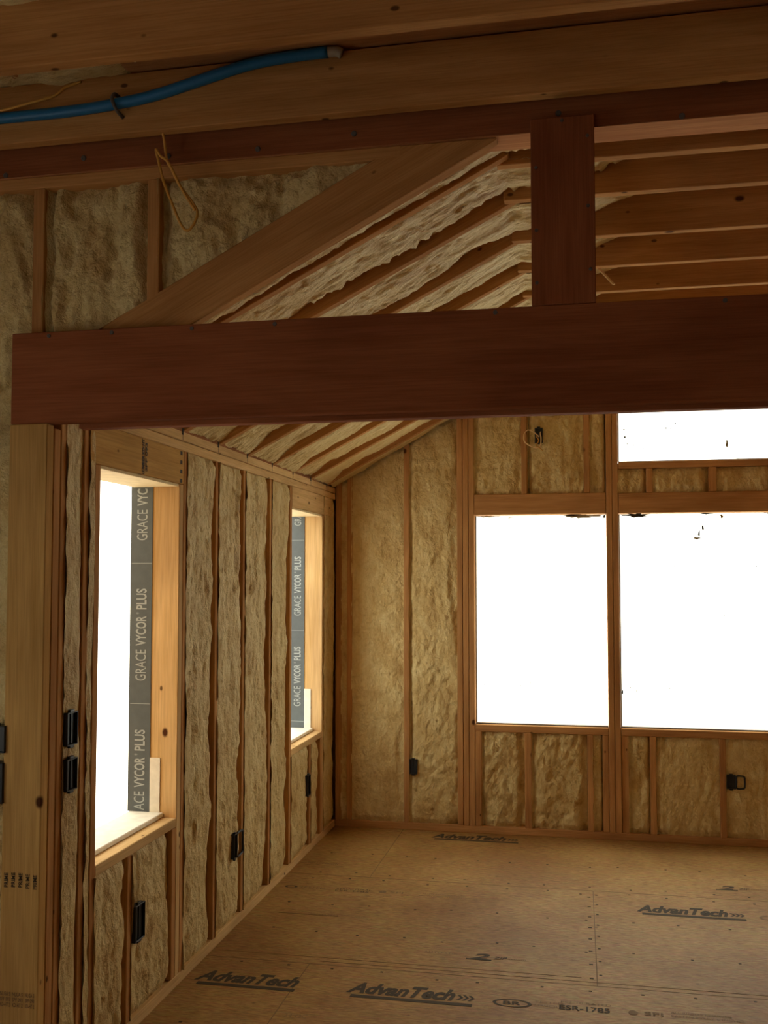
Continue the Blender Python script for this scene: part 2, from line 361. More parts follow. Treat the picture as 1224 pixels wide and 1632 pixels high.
def foam_bay(B, u0, u1, v0, v1, place, mi, A=0.055, seed=0, du=0.011, dv=0.016, near=0.0, ruf=1.0, over=0.010, vlo=None, vhi=None, flip=False, stretch=0.25):
    nu = max(4, int((u1-u0+over)/du)); pts = []
    nv = max(4, int((v1-v0)/dv)) if not vlo else max(4, int((v1-v0)/dv))
    for i in range(nu+1):
        u = u0-over + (u1-u0+over)*i/nu
        a = vlo(u) if vlo else v0; b = vhi(u) if vhi else v1
        if b < a+0.001: b = a+0.001
        for j in range(nv+1):
            v = a+(b-a)*j/nv
            d = bay_recess(max(u, u0), u0, u1, v, a, b, A, seed, near, ruf, stretch)
            if u < u0: d = -0.001 + 0.010*nz(v*9, seed*2.3) + 0.004*nz(v*31, seed)
            pts.append(tuple(place(u, v, d)))
    B.grid(pts, nu+1, nv+1, mi, flip)

# ------------------------------------------------------------------ left wall (x = 0)
B = Big()
PL = lambda u, v, d: (0.005-d, u, v)
B.holed((2.92, D+0.16, 0.0, 2.30), [W1, W2], lambda a, b, c, d: (-0.188, -0.142, a, b, c, d), 1)
for i, (a, b, lo, hi, A, near) in enumerate([
    (2.876, 2.985, 0.045, 2.17, 0.006, 0.003), (3.025, 3.06, 0.045, 2.17, 0.0, 0.0),
    (3.10, 3.345, 0.045, 0.637, 0.024, 0.005), (3.385, 3.735, 0.045, 0.637, 0.024, 0.0),
    (3.862, 4.19, 0.045, 2.17, 0.024, 0), (4.23, 4.56, 0.045, 2.17, 0.024, 0), (4.60, 4.98, 0.045, 2.17, 0.024, 0), (5.02, 5.352, 0.045, 2.17, 0.024, 0),
    (5.395, 5.776, 0.045, 0.637, 0.02, 0), (5.818, 6.03, 0.045, 0.637, 0.03, 0.01), (6.11, 6.416, 0.045, 2.17, 0.01, 0.01)]):
    foam_bay(B, a, b, lo, hi, PL, 0, A, 11+i*7, near=near, flip=True, ruf=0.4 if i < 2 else 1.0)
wall_left = B.build('wall_left', ['foam_v', 'sheath'])

# ------------------------------------------------------------------ back wall (y = D)
B = Big()
PB = lambda u, v, d: (u, D+d, v)
B.holed((-0.188, XR, 0.0, 3.2), [WA, WB, WC], lambda a, b, c, d: (a, b, D+0.115, D+0.15, c, d), 1)
rake = lambda u: min(RZ0+RS*u+0.03, 3.0)
for i, (a, b, lo, hi, A, near, ruf) in enumerate([
    (0.045, 0.08, 0.045, 3, 0.0, 0, .6), (0.117, 0.465, 0.045, 3, 0.006, 0.004, 0.55), (0.505, 0.821, 0.045, 3, 0.008, 0.02, 0.8),
    (0.979, 1.252, 0.045, 0.65, 0.012, 0.015, 1.0), (1.30, 1.646, 0.045, 0.65, 0.012, 0.015, 1.0), (1.686, 1.742, 0.045, 0.65, 0.015, 0.0, 1.0),
    (1.906, 2.031, 0.045, 0.65, 0.012, 0.015, 1.0), (2.07, 2.447, 0.045, 0.65, 0.004, 0.015, 0.5), (2.486, 2.86, 0.045, 0.65, 0.004, 0.01, 0.6), (2.90, 3.26, 0.045, 0.65, 0.004, 0.01, 0.6),
    (0.937, 1.243, 2.19, 3.0, 0.010, 0.012, 1.0), (1.283, 1.642, 2.19, 3.0, 0.006, 0.045, 1.0), (1.682, 1.776, 2.19, 3.0, 0.01, 0.01, 1.0),
    (1.858, 2.03, 2.187, 2.34, 0.012, 0.0, 1.0), (2.072, 2.41, 2.187, 2.34, 0.012, 0.012, 1.0), (2.46, 2.82, 2.187, 2.34, 0.008, 0.01, 1.0), (2.86, 3.26, 2.187, 2.34, 0.008, 0.01, 1.0),
    (3.34, 3.9, 0.045, 3.0, 0.01, 0.01, 1), (3.94, XR, 0.045, 3.0, 0.01, 0.01, 1)]):
    foam_bay(B, a, b, lo, hi, PB, 0, A*2.2, 31+i*7, du=0.012, dv=0.013, near=near, ruf=ruf*1.25, over=0.006, vhi=(rake if hi == 3 else None), stretch=0.6)
wall_back = B.build('wall_back', ['foam_v', 'sheath'])

# ------------------------------------------------------------------ partition at y = 2.8 (left of and above the opening)
B = Big()
PW = lambda u, v, d: (u, 2.802+d, v)
PWl = lambda u, v, d: (u, 2.757+d+0.05*smooth(2.0, 2.2, v), v)
r1top = lambda u: max(2.16, 2.18+0.531*u+0.150)
for i, (a, b) in enumerate([(-1.30, -0.90), (-0.86, -0.50), (-0.46, -0.091), (-0.05, 0.299), (0.337, 1.08)]):
    foam_bay(B, a, b, 2.12, 2.88, PW, 0, 0.03 if i < 4 else 0.0, 71+i*7, du=0.011, dv=0.012, near=0.05 if i in (3,) else (0.035 if i == 4 else 0.01), ruf=2.2, over=0.004, vlo=r1top, vhi=(lambda u: 2.884), stretch=0.3)
foam_bay(B, -1.30, -0.125, 0.045, 2.27, PWl, 0, 0.0, 99, ruf=2.2, du=0.016, dv=0.02, over=0.0, stretch=0.6)
B.slab(-1.35, -0.14, 2.86, 2.92, 0, 2.2, 1)
b0 = len(B.v)    # gable sheathing above the roof line, a solid sheet
pg = [(-1.35, 2.2), (-0.2, 2.2), (1.38, 3.11), (1.38, 3.2), (-1.35, 3.2)]
B.v += [(x, 2.915, z) for x, z in pg] + [(x, 2.93, z) for x, z in pg]
B.f += [[b0+i for i in range(5)], [b0+9-i for i in range(5)]] + [[b0+i, b0+5+i, b0+5+(i+1) % 5, b0+(i+1) % 5] for i in range(5)]; B.m += [(1, False)]*7
wall_front = B.build('wall_partition', ['foam', 'sheath'])

# ------------------------------------------------------------------ unseen shell: near room and right side
B = Big(); B.holed((-3.0, 2.93, 0, 3.2), [SIDE_FILL], lambda a, b, c, d: (-1.40, -1.33, a, b, c, d), 0); B.build('wall_far_left', ['sheath'])
B = Big(); B.slab(XR, XR+0.07, -3.0, D+0.16, 0, 3.2, 0); B.build('wall_right', ['sheath'])
B = Big(); B.holed((-1.4, XR+0.07, 0, 3.2), [REAR_FILL], lambda a, b, c, d: (a, b, -3.07, -3.0, c, d), 0); B.build('wall_rear', ['sheath'])

# ------------------------------------------------------------------ ceiling: foam between the sloping rafters, deck above the joists
RAFT = [(2.935, .06), (3.03, .08), (3.40, .10), (3.81, .10), (4.22, .10), (4.62, .10), (5.02, .10), (5.41, .10), (5.79, .10), (6.18, .06)]
B = Big()
def slope_place(u, v, d):   # u = y across the bays, v = X up the slope
    if v < KX: z = RZ0+RS*v
    else: z = RZ0+RS*KX + 0.0
    z += d + 0.13*smooth(KX+0.10, KX+0.62, v)
    return (v, u + 0.0, z)
def roof_bay(y0, sk0, y1, sk1, A, seed, ruf=1.0):
    nu = max(5, int((y1-y0)/0.009)); nv = 210
    pts = []
    for i in range(nu+1):
        t = i/nu
        for j in range(nv+1):
            v = -0.0 + 2.0*j/nv; vx = min(v, KX)
            a = y0+0.038+sk0*vx; b = y1+sk1*vx; u = a+(b-a)*t
            e = 0.78 + 0.20*nz(v*2.1, seed*3.1) + 0.08*nz(v*8.0, seed*5.7) + (0.11*nz(v*42, seed) if seed == 211 else 0.03*nz(v*30, seed))
            tip = smooth(0.16, 0.0, v)
            d = 0.004+A*smooth(e-0.10, e+0.16, t)*(1-tip) + ruf*(0.016*nz(u*13, v*5, seed) + 0.014*abs(nz(u*26, v*12, seed)) + 0.010*abs(nz(u*60, v*38, seed))) + 0.002
            d += 0.02*nz(v*3, seed*1.3)*t
            pts.append(slope_place(u, v, max(d, -0.006)))
    B.grid(pts, nu+1, nv+1, 0, False)
ys = [(2.80, .0)] + RAFT + [(6.40, 0)]
for i, (a, b) in enumerate(zip(ys, ys[1:])):
    A = 0.050
    if b[0]-a[0] < 0.2: A = 0.03
    if i == len(ys)-2: A = 0.0
    roof_bay(a[0], a[1], b[0], b[1], A, 201+i*5)
# sloping roof sheet and flat deck
b0 = len(B.v); pg = [(-0.188, RZ0-RS*.188+RT+.004), (1.42, RZ0+RS*1.42+RT+.004), (1.42, RZ0+RS*1.42+RT+.03), (-0.188, RZ0-RS*.188+RT+.03)]
B.v += [(x, 2.93, z) for x, z in pg] + [(x, D+0.15, z) for x, z in pg]
B.f += [[b0+i for i in range(4)], [b0+7-i for i in range(4)]] + [[b0+i, b0+4+i, b0+4+(i+1) % 4, b0+(i+1) % 4] for i in range(4)]; B.m += [(1, False)]*6
B.slab(1.38, XR+.07, 2.93, D+0.15, 3.185, 3.22, 1); B.slab(-1.4, XR+.07, -3.07, 2.93, 3.185, 3.22, 1)
pts = []                                  # lumpy foam under the near deck, left side
for i in range(120):
    for j in range(70):
        x = -1.3+1.75*i/119; y = 1.6+1.15*j/69
        pts.append((x, y, 3.176-0.02*nz(x*9, y*9)-0.012*nz(x*25, y*25, 3)+0.03*smooth(0.2, 0.45, x)))
B.grid(pts, 120, 70, 0, False)
ceiling = B.build('ceiling', ['foam_c', 'deck'])

# ------------------------------------------------------------------ header beam, post and upper beam (red laminated veneer)
hb = tag(empty('header_beam', (2.0, 2.79, 2.12)), 'long dark red laminated beam spanning the opening below the upper beam', 'beam')
fp = box('front_ply', -0.126, XR, 2.75, 2.79, 2.12, 2.405, 'lvl', hb)
box('rear_ply', 0.083, XR, 2.791, 2.832, 2.106, 2.400, 'lvl', hb)
for x in (0.0, 0.21, 0.47, 0.73, 1.38, 2.0): disc('bolt_head', (x, 2.7499, 2.392), 0.0065, 0.003, '-y', 'steel', hb)
kp = tag(empty('king_post', (1.57, 2.77, 2.405)), 'short dark red upright post standing on the long red beam', 'post')
box('post_board', 1.482, 1.659, 2.75, 2.789, 2.406, 2.942, 'lvl', kp)
for x, z in ((1.497, 2.47), (1.497, 2.62), (1.497, 2.80), (1.645, 2.50), (1.64, 2.68), (1.64, 2.88), (1.57, 2.93)): disc('nail_head', (x, 2.7499, z), 0.005, 0.003, '-y', 'steel', kp)
ub = tag(empty('upper_beam', (2.0, 2.79, 2.92)), 'dark red laminated beam crossing below the near ceiling joists, behind the short post', 'beam')
box('beam_board', -1.33, XR, 2.792, 2.897, 2.923, 3.18, 'lvl', ub)
box('beam_edge', -1.33, XR, 2.793, 2.896, 2.9212, 2.9228, 'lvledge', ub, (1, 0, 0), 0)['label'] = 'lighter laminated underside'
for x in (-0.185, 0.085, 0.37, 0.66, 0.96, 1.56, 1.9): disc('bolt_head', (x, 2.7918, 2.951+0.02*math.sin(x*9)), 0.0085, 0.004, '-y', 'steel', ub)

# ------------------------------------------------------------------ partition framing
g_corner = 'boards tripled under the end of the red beam'
jp = tag(empty('jack_stud', (-0.06, 2.77, 0)), 'wide knotty pine board with stamped letters carrying the left end of the red beam', 'stud')
jf = box('stud_board', -0.128, 0.0, 2.75, 2.789, 0.0, 2.119, 'post', jp)
for k in range(5):
    w = 0.011 if k < 4 else 0.007
    text('grade_stamp', 'PRIME', (-0.104+0.024*k-0.0, 2.7485, 0.705+0.002*math.sin(k)), (0, 0, 1), (-1, 0, 0), 0.043, 0.013, 'ink', jp, 0.02)
for c0, n in ((-0.123, 2), (-0.082, 2), (-0.040, 1.3)):
    for r, s in enumerate(('KD-HT 2', 'SPF 093', 'NLGA S')):
        text('grade_stamp', s, (c0, 2.7485, 0.352+0.016*r), (1, 0, 0), (0, 0, 1), 0.034 if n == 2 else 0.03, 0.012, 'ink2', jp, 0.02)
tag(box('jack_stud', -0.128, 0.0, 2.793, 2.832, 0.0, 2.111, 'stud'), 'brown stud edge, the middle board of the three under the end of the red beam', 'stud', None)
tag(box('jack_stud', -0.128, 0.0, 2.836, 2.874, 0.0, 2.168, 'stud'), 'brown stud edge beside the narrow foam strip with two stacked boxes, last of three boards', 'stud')
tag(box('wall_plate', -1.30, 1.10, 2.80, 2.912, 2.884, 2.9215, 'joist'), 'brown board lying right under the upper red beam above the lumpy foam', 'plate')
for x0, lo, lb in ((-0.091, 2.14, 'short upright stud above the left end of the red beam, in lumpy foam'), (0.299, None, 'short stud behind the hanging yellow cable, ending on the sloped rafter')):
    x1 = x0+0.04
    z0 = lo if lo else 2.18+0.531*x0+0.160
    z1 = lo if lo else 2.18+0.531*x1+0.160
    tag(prism('cripple_stud', [(x0, z0), (x1, z1), (x1, 2.883), (x0, 2.883)], 'y', 2.80, 2.90, 'joist', None, (0, 0, 1)), lb, 'stud')

# ------------------------------------------------------------------ rafters
def rafter(y0, sk, zb, sl, x0, x1, dep, lb, mat='joist', cut=None, grp='rafters rising from the left wall'):
    poly = [(x0, zb+sl*x0), (x1, zb+sl*x1), (x1, zb+sl*x1+dep), (x0, zb+sl*x0+dep)]
    if cut: poly = [((2.407-zb)/sl, 2.407), (x1, zb+sl*x1), (x1, cut), ((cut-zb-dep)/sl, cut), ((2.407-zb-dep)/sl, 2.407)]
    o = prism('rafter', poly, 'y', y0, y0+0.038, mat, None, (1, sk, sl), skew=sk)
    return tag(o, lb, 'rafter', grp)
rafter(2.80, 0.0, 2.18, 0.531, -0.02, 1.383, 0.165, 'wide frontmost sloped rafter, rising from the long red beam to the upper beam', 'joist', 2.9205)
names = ['foam-crusted rafter just behind the wide front one', 'second thin foam-crusted rafter behind the wide front one, before a broad bay',
 'rafter with long icicle-like foam drips in front of it, behind the broad foam bay', 'rafter behind the one with foam drips, its reddish face ending near the red post',
 'rafter whose upper end shows lowest beside the red post', 'rafter meeting the top plate midway between the two left windows',
 'rafter meeting the top plate just before the small left window', 'rafter meeting the top plate above the near side of the small left window',
 'rafter above the middle of the small left window', 'rafter nearest the back wall, nearly buried in foam']
for (y0, sk), lb in zip(RAFT, names): rafter(y0, sk, RZ0+0.001, RS, 0.001, KX+0.02, 0.150, lb)
# ------------------------------------------------------------------ joists
jn = ['nearest ceiling joist, pale lower edge, above the blue conduit', 'knotty ceiling joist with the blue conduit along its face']
for (y1, lb) in ((2.335, jn[0]), (2.748, jn[1])):
    tag(box('ceiling_joist', -1.33, XR, y1-0.038, y1, 2.993, 3.178, 'joist'), lb, 'joist', 'near ceiling joists')
fn = ['darkest far joist, right behind the upper red beam', 'second far joist behind the upper red beam, with dust specks', 'third far joist behind the upper red beam, with a pair of knots at the right',
      'fourth far joist, with the short wooden strip leaning below it', 'fifth far joist, lowest complete one above the long red beam', 'last far joist, only a sliver showing over the long red beam']
for y1, lb in zip((3.22, 3.527, 3.96, 4.35, 4.74, 5.13), fn):
    tag(box('ceiling_joist', KX-0.02, XR, y1-0.038, y1, 3.0, 3.184, 'joist'), lb, 'joist', 'far ceiling joists beyond the red post')
st = prism('wood_strip', [(1.70, 3.005), (1.712, 3.005), (1.775, 2.93), (1.763, 2.93)], 'y', 4.36, 4.372, 'pine', None, (0.6, 0, -0.7), 0.001)
tag(st, 'thin wooden strip slanting down beside the red post in the far joists', 'strip')

# ------------------------------------------------------------------ left wall framing
def stud(y0, y1, z0, z1, lb, mat='stud', nm='wall_stud', grp=None):
    return tag(box(nm, -0.139, 0.0, y0, y1, z0, z1, mat, None, (0, 0, 1)), lb, 'stud', grp)
def lbx(nm, y0, y1, z0, z1, lb, mat, cat, x0=-0.139, x1=0.0): return tag(box(nm, x0, x1, y0, y1, z0, z1, mat, None, (0, 1, 0)), lb, cat)
lbx('sole_plate', 2.876, D, 0.0, 0.045, 'pale board along the floor at the foot of the left wall', 'pine', 'plate')
lbx('top_plate', 2.876, D, 2.171, 2.209, 'lower of the two pale plates along the top of the left wall', 'pine', 'plate')
tp = lbx('top_plate', 2.876, D, 2.212, 2.249, 'upper of the two pale plates, with the rafters resting on it', 'pine', 'plate')
stud(2.985, 3.023, 0.045, 2.17, 'stud between the stacked boxes and the large left window, outer one')
stud(3.062, 3.10, 0.045, 2.029, 'stud forming the near side of the large left window', nm='trimmer_stud')
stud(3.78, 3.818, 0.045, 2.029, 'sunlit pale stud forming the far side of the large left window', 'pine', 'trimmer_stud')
stud(3.822, 3.860, 0.045, 2.17, 'full-height stud doubled against the far side of the large left window')
stud(3.345, 3.383, 0.045, 0.637, 'short stud below the middle of the large left window, box on its far side', nm='cripple_stud')
stud(3.740, 3.777, 0.045, 0.637, 'short stud below the far corner of the large left window', nm='cripple_stud')
stud(4.192, 4.23, 0.045, 2.17, 'first full-height stud in the foam after the large left window')
stud(4.562, 4.60, 0.045, 2.17, 'full-height stud with the open bracket box near its foot')
stud(4.982, 5.02, 0.045, 2.17, 'last full-height foam-framed stud before the small left window')
stud(5.354, 5.393, 0.045, 2.17, 'stud forming the near side of the small left window', nm='trimmer_stud')
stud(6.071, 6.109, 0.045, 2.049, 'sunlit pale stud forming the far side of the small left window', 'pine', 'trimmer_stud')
stud(5.778, 5.816, 0.045, 0.637, 'short stud below the small left window carrying a narrow black box', nm='cripple_stud')
stud(6.032, 6.069, 0.045, 0.637, 'short stud below the far corner of the small left window', nm='cripple_stud')
h1 = tag(empty('window_header', (0, 3.45, 2.03)), 'pale board over the large left window with dark vertical lettering', 'header')
box('header_board', -0.139, 0.0, 3.026, 3.820, 2.031, 2.170, 'post', h1, (0, 1, 0))
text('header_stamp', 'LUMBER KD-HT', (0.0015, 3.440, 2.033), (0, 0, 1), (0, -1, 0), 0.133, 0.020, 'ink', h1, 0.05); text('header_stamp', 'SPF 093', (0.0015, 3.465, 2.045), (0, 0, 1), (0, -1, 0), 0.11, 0.018, 'ink', h1, 0.05)
text('header_stamp', 'I I I I', (0.0015, 3.80, 2.035), (0, 0, 1), (0, -1, 0), 0.13, 0.022, 'ink', h1, 0.06)
lbx('window_header', 5.396, 6.33, 2.051, 2.170, 'pale board over the small left window', 'pine', 'header')
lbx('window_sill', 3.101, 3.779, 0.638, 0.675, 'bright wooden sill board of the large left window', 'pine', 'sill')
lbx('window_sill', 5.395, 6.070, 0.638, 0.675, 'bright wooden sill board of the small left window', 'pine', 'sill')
# strap marks / dark pockets at the top plate under each rafter
for (y0, sk) in RAFT[3:]:
    b = box('seat_gap', 0.0, 0.0035, y0-0.014, y0-0.004, 2.236, 2.262, 'scrap', tp, (0, 0, 1), 0.001)
    b = box('hanger_line', 0.0, 0.0012, y0-0.005, y0-0.003, 2.214, 2.236, 'steel', tp, (0, 0, 1), 0.0)

# window openings on the left: membrane strip, sill membrane
def left_window(nm, w, phase, patch_top):
    y0, y1, z0, z1 = w
    e = struct(empty(nm, (-0.1, (y0+y1)/2, z0)))
    s = box('membrane_strip', -0.212, -0.116, y1-0.0035, y1+0.0, z0+0.018, z1-0.002, 'grey', e, (0, 0, 1), 0.0005)
    s['label'] = 'dark grey membrane strip with white lettering'
    ye = y1-0.0045
    zz = phase
    while zz < z1:
        a, b = zz+0.095, zz+0.475
        for word, f0, f1, bo, hh in (('GRACE', 0.0, 0.343, 0.0, 0.046), ('VYCOR', 0.375, 0.705, 0.022, 0.046), ('\u00ae', 0.715, 0.745, 0.0, 0.013), ('PLUS', 0.765, 1.0, 0.022, 0.046)):
            wa, wb = a+0.38*f0, a+0.38*f1; n = len(word)   # letters past the ends of the opening are cut
            keep = [k for k in range(n) if wa+(k+0.6)*(wb-wa)/n < z1 and wa+(k+0.3)*(wb-wa)/n > z0+0.018]
            if not keep: continue
            ka = wa+keep[0]*(wb-wa)/n; kb = wa+(keep[-1]+1)*(wb-wa)/n
            text('lettering', word[keep[0]:keep[-1]+1], (-0.138-(0.033 if n == 1 else 0), ye, ka), (0, 0, 1), (-1, 0, 0), kb-ka-0.004, hh, 'letter', s, bo)
        if z0+0.02 < zz < z1: box('roll_line', -0.205, -0.117, ye-0.0003, ye, zz, zz+0.002, 'letter', s, (1, 0, 0), 0)
        zz += 0.575
    box('sill_membrane', -0.205, -0.056, y0+0.002, y1-0.002, z0+0.001, z0+0.019, 'white', e, (0, 1, 0), 0.003)['label'] = 'white speckled sill membrane'
    box('corner_patch', -0.116, -0.072, y1-0.004, y1-0.0005, z0+0.019, patch_top, 'white', e, (0, 0, 1), 0.0005)['label'] = 'white corner patch'
    box('head_lining', -0.20, -0.004, y0+0.002, y1-0.005, z1-0.012, z1-0.0005, 'osb', e, (0, 1, 0), 0.001)
    return e
left_window('window_1', W1, 1.128-0.575, 0.912)
left_window('window_2', W2, 1.31-0.575, 0.94)

# ------------------------------------------------------------------ back wall framing
def bst(x0, x1, z0, z1, lb, nm='wall_stud', mat='stud', t=0.112, y=D):
    return tag(box(nm, x0, x1, y, y+t, z0, z1, mat, None, (0, 0, 1)), lb, 'stud')
def bhz(nm, x0, x1, z0, z1, lb, cat, mat='stud'): return tag(box(nm, x0, x1, D, D+0.112, z0, z1, mat, None, (1, 0, 0)), lb, cat)
def rst(x0, x1, lb):
    z = lambda x: min(RZ0+RS*x+0.09, 3.18)
    return tag(prism('wall_stud', [(x0, 0.045), (x1, 0.045), (x1, z(x1)), (x0, z(x0))], 'y', D, D+0.112, 'stud', None, (0, 0, 1)), lb, 'stud')
rst(0.002, 0.044, 'dark stud right in the corner where the left and back walls meet')
rst(0.080, 0.116, 'stud beside the corner stud, edging the first wide back foam bay')
rst(0.467, 0.504, 'lone stud between the two tall foam bays of the back wall')
rst(0.822, 0.858, 'leftmost of the three studs beside the plastic-covered windows')
rst(0.861, 0.896, 'middle of the three studs beside the plastic-covered windows')
rst(0.899, 0.935, 'rightmost of the three studs, bordering the plastic-covered window')
bst(0.938, 0.978, 0.045, 0.65, 'short stud below the left end of the left covered window', 'cripple_stud')
bst(1.254, 1.298, 0.045, 0.65, 'short stud below the middle of the left covered window', 'cripple_stud')
bst(1.648, 1.685, 0.045, 0.65, 'thin short stud below the right part of the left covered window', 'cripple_stud')
bst(1.743, 1.780, 0.045, 0.65, 'short stud left against the window mullion, below the sills', 'cripple_stud', y=D+0.01, t=0.1)
bst(1.782, 1.818, 0.045, 3.18, 'left board of the tall mullion between the covered windows', 'mullion_stud')
bst(1.821, 1.857, 0.045, 3.18, 'right board of the tall mullion between the covered windows', 'mullion_stud')
bst(1.860, 1.905, 0.045, 0.65, 'short stud right against the window mullion, below the sills', 'cripple_stud', y=D+0.008, t=0.1)
bst(2.032, 2.069, 0.045, 0.65, 'short stud below the left part of the right covered window', 'cripple_stud')
bst(2.448, 2.485, 0.045, 0.65, 'short stud with the horizontal open bracket box on it', 'cripple_stud')
bst(1.244, 1.282, 2.192, 3.18, 'short stud over the left covered window, beside the box with coiled cable', 'cripple_stud')
bst(1.643, 1.681, 2.192, 3.18, 'short stud over the left covered window, near the mullion', 'cripple_stud')
bst(2.031, 2.071, 2.187, 2.34, 'small block between header and upper window sill, left one', 'framing_block')
bst(2.411, 2.459, 2.187, 2.34, 'small block between header and upper window sill, right one', 'framing_block')
bhz('sole_plate', 0.0, XR, 0.0, 0.045, 'board along the floor at the foot of the back wall', 'plate')
bhz('window_sill', 0.937, 1.780, 0.651, 0.695, 'sill board under the left covered window of the back wall', 'sill')
bhz('window_sill', 1.860, XR, 0.651, 0.695, 'sill board under the right covered window of the back wall', 'sill')
bhz('window_header', 0.937, 1.780, 2.057, 2.190, 'header board over the left covered window of the back wall', 'header')
bhz('window_header', 1.860, XR, 2.057, 2.185, 'header board over the right covered window of the back wall', 'header')
bhz('window_sill', 1.860, XR, 2.342, 2.384, 'sill board of the upper window just below the red beam', 'sill')
def scrap(par, x, z, w, h, seed, mat='scrap', y=None):
    random.seed(seed); n = 9 if w < 0.08 else 26; v = []
    for k in range(n):
        a = 2*math.pi*k/n; r = random.uniform(0.45, 1.2); v.append((x+w/2*r*math.cos(a), z+h/2*r*math.sin(a)))
    yy = y if y else D+0.048
    return prism('debris_shade_patch', v, 'y', yy-0.006, yy-0.001, mat, par, (1, 0, 0), 0)
def back_window(nm, w, sc):
    x0, x1, z0, z1 = w
    e = struct(empty(nm, ((x0+x1)/2, D+0.055, z0)))
    nu, nv = 40, 40; pts = []
    for i in range(nu+1):
        for j in range(nv+1):
            x = x0-0.0+(x1-x0)*i/nu; z = z0+(z1-z0)*j/nv
            pts.append((x-(x0+x1)/2, 0.004*nz(x*3+z*2, z*5, 3)+0.003*nz(x*9-z*6, z*3), z-z0))
    g = Big(); g.grid(pts, nu+1, nv+1, 0); me = bpy.data.meshes.new('plastic_sheet'); me.from_pydata(g.v, [], g.f)
    for p in me.polygons: p.use_smooth = True
    s = link('plastic_sheet', me, e, ('sheet',)); s['label'] = 'translucent white plastic sheeting'
    box('edge_strip', x0+0.002, x1-0.002, D+0.040, D+0.050, z0+0.001, z0+0.008, 'steel', e, (1, 0, 0), 0.0005)
    box('edge_strip', x0+0.001, x0+0.009, D+0.042, D+0.050, z0+0.009, z1-0.002, 'greyl', e, (0, 0, 1), 0.0005)
    random.seed(int(x0*100)+int(z0*10))
    for k in range(16):
        scrap(e, random.uniform(x0+0.03, min(x1, 2.75)-0.03), random.uniform(z0+0.05, z1-0.1), random.uniform(.004, .009), random.uniform(.004, .012), 50+k, random.choice(('scrap', 'scrap_shade')))
    for k, (x, z, ww, hh, mt) in enumerate(sc): scrap(e, x, z, ww, hh, k*3+len(sc), mt)
    return e
back_window('window_3', WA, [(1.02, 2.048, 0.16, 0.012, 'scrap_shade'), (1.17, 2.040, 0.05, 0.01, 'scrap_shade'), (1.62, 2.044, 0.30, 0.03, 'scrap_shade'), (1.57, 2.050, 0.11, 0.010, 'scrap'), (1.77, 2.04, 0.02, 0.03, 'scrap'), (1.47, 1.17, .006, .006, 'scrap')])  # widest brown piece at the head paints a shadowed foamy patch, the rest is debris
back_window('window_4', WB, [(1.97, 2.046, 0.22, 0.028, 'scrap'), (2.40, 2.050, 0.09, 0.012, 'scrap'), (2.49, 2.035, 0.02, 0.03, 'scrap_shade'), (2.78, 2.050, 0.10, 0.012, 'scrap'), (1.872, 0.92, .012, .03, 'scrap'),
    (2.337, 1.895, 0.052, 0.02, 'scrap_shade'), (2.352, 1.925, 0.015, 0.045, 'scrap'), (2.375, 1.965, 0.018, 0.04, 'scrap'), (1.99, 1.80, .007, .007, 'scrap')])
back_window('window_5', WC, [(1.90, 2.60, .014, .012, 'scrap'), (1.905, 2.55, .02, .014, 'scrap'), (2.22, 2.63, .012, .012, 'scrap'), (2.16, 2.60, .008, .016, 'scrap'), (2.19, 2.60, .008, .012, 'scrap'), (2.23, 2.69, .008, .01, 'scrap'),
    (2.06, 2.67, .008, .008, 'scrap_shade'), (2.02, 2.47, .009, .009, 'scrap'), (2.53, 2.49, .016, .05, 'scrap_shade'), (2.08, 2.388, .03, .008, 'scrap'), (2.60, 2.39, .03, .012, 'white')])

# ------------------------------------------------------------------ electrical boxes
def ebox(org, u, n, w, h, lb, name='outlet_box', ring=None, dep=0.05, proud=0.012):
    """org: lower corner on the framing face; u = horizontal direction on the wall, n = out of the wall"""
    U = Vector(u); Nn = Vector(n); Z = Vector((0, 0, 1)); O = Vector(org)
    R = Matrix((U, Z, Nn)).transposed().to_4x4(); Mx = Matrix.Translation(O) @ R
    e = bpy.data.objects.new(name, None); COL.objects.link(e); e.matrix_world = Mx; e.empty_display_size = 0.03
    tag(e, lb, 'outlet box')
    def part(nm, boxes, mat):
        b = Big()
        for q in boxes: b.slab(*q, 0)
        me = bpy.data.meshes.new(nm); me.from_pydata(b.v, [], b.f)
        bm = bmesh.new(); bm.from_mesh(me); bmesh.ops.recalc_face_normals(bm, faces=bm.faces); bmesh.ops.bevel(bm, geom=bm.edges[:], offset=0.001, segments=1, affect='EDGES'); bm.to_mesh(me); bm.free()
        return link(nm, me, e, (mat,))
    t = 0.004
    part('box_shell', [(0, w, 0, h, -dep, -dep+t), (0, t, 0, h, -dep, proud), (w-t, w, 0, h, -dep, proud), (0, w, 0, t, -dep, proud), (0, w, h-t, h, -dep, proud)], 'black')
    part('box_inside', [(t, w-t, t, h-t, -0.006, 0.002), (w*0.48, w*0.52, t, h-t, 0.002, 0.006)], 'black')
    part('mounting_ear', [(w*0.3, w*0.7, h, h+0.008, 0.0, proud-0.002)], 'black'); part('mounting_ear', [(w*0.3, w*0.7, -0.008, 0, 0.0, proud-0.002)], 'black')
    if ring:
        rw = ring
        q = 0.012; r = 0.0055; x1 = w+rw-r; zz = 0.008
        tb = tube('open_bracket', [(w+r, r, zz), (x1-q, r*0.8, zz), (x1-q*.3, r+q*.3, zz), (x1, r+q, zz), (x1, h-r-q, zz), (x1-q*.3, h-r-q*.3, zz), (x1-q, h-r*.8, zz), (w+r, h-r, zz), (w+r*.7, h*0.5, zz)], r, 'black', None, True, 4)
        tb.parent = e
    return e
Yd, Xd, NY, NX = (0, 1, 0), (1, 0, 0), (0, -1, 0), (1, 0, 0)
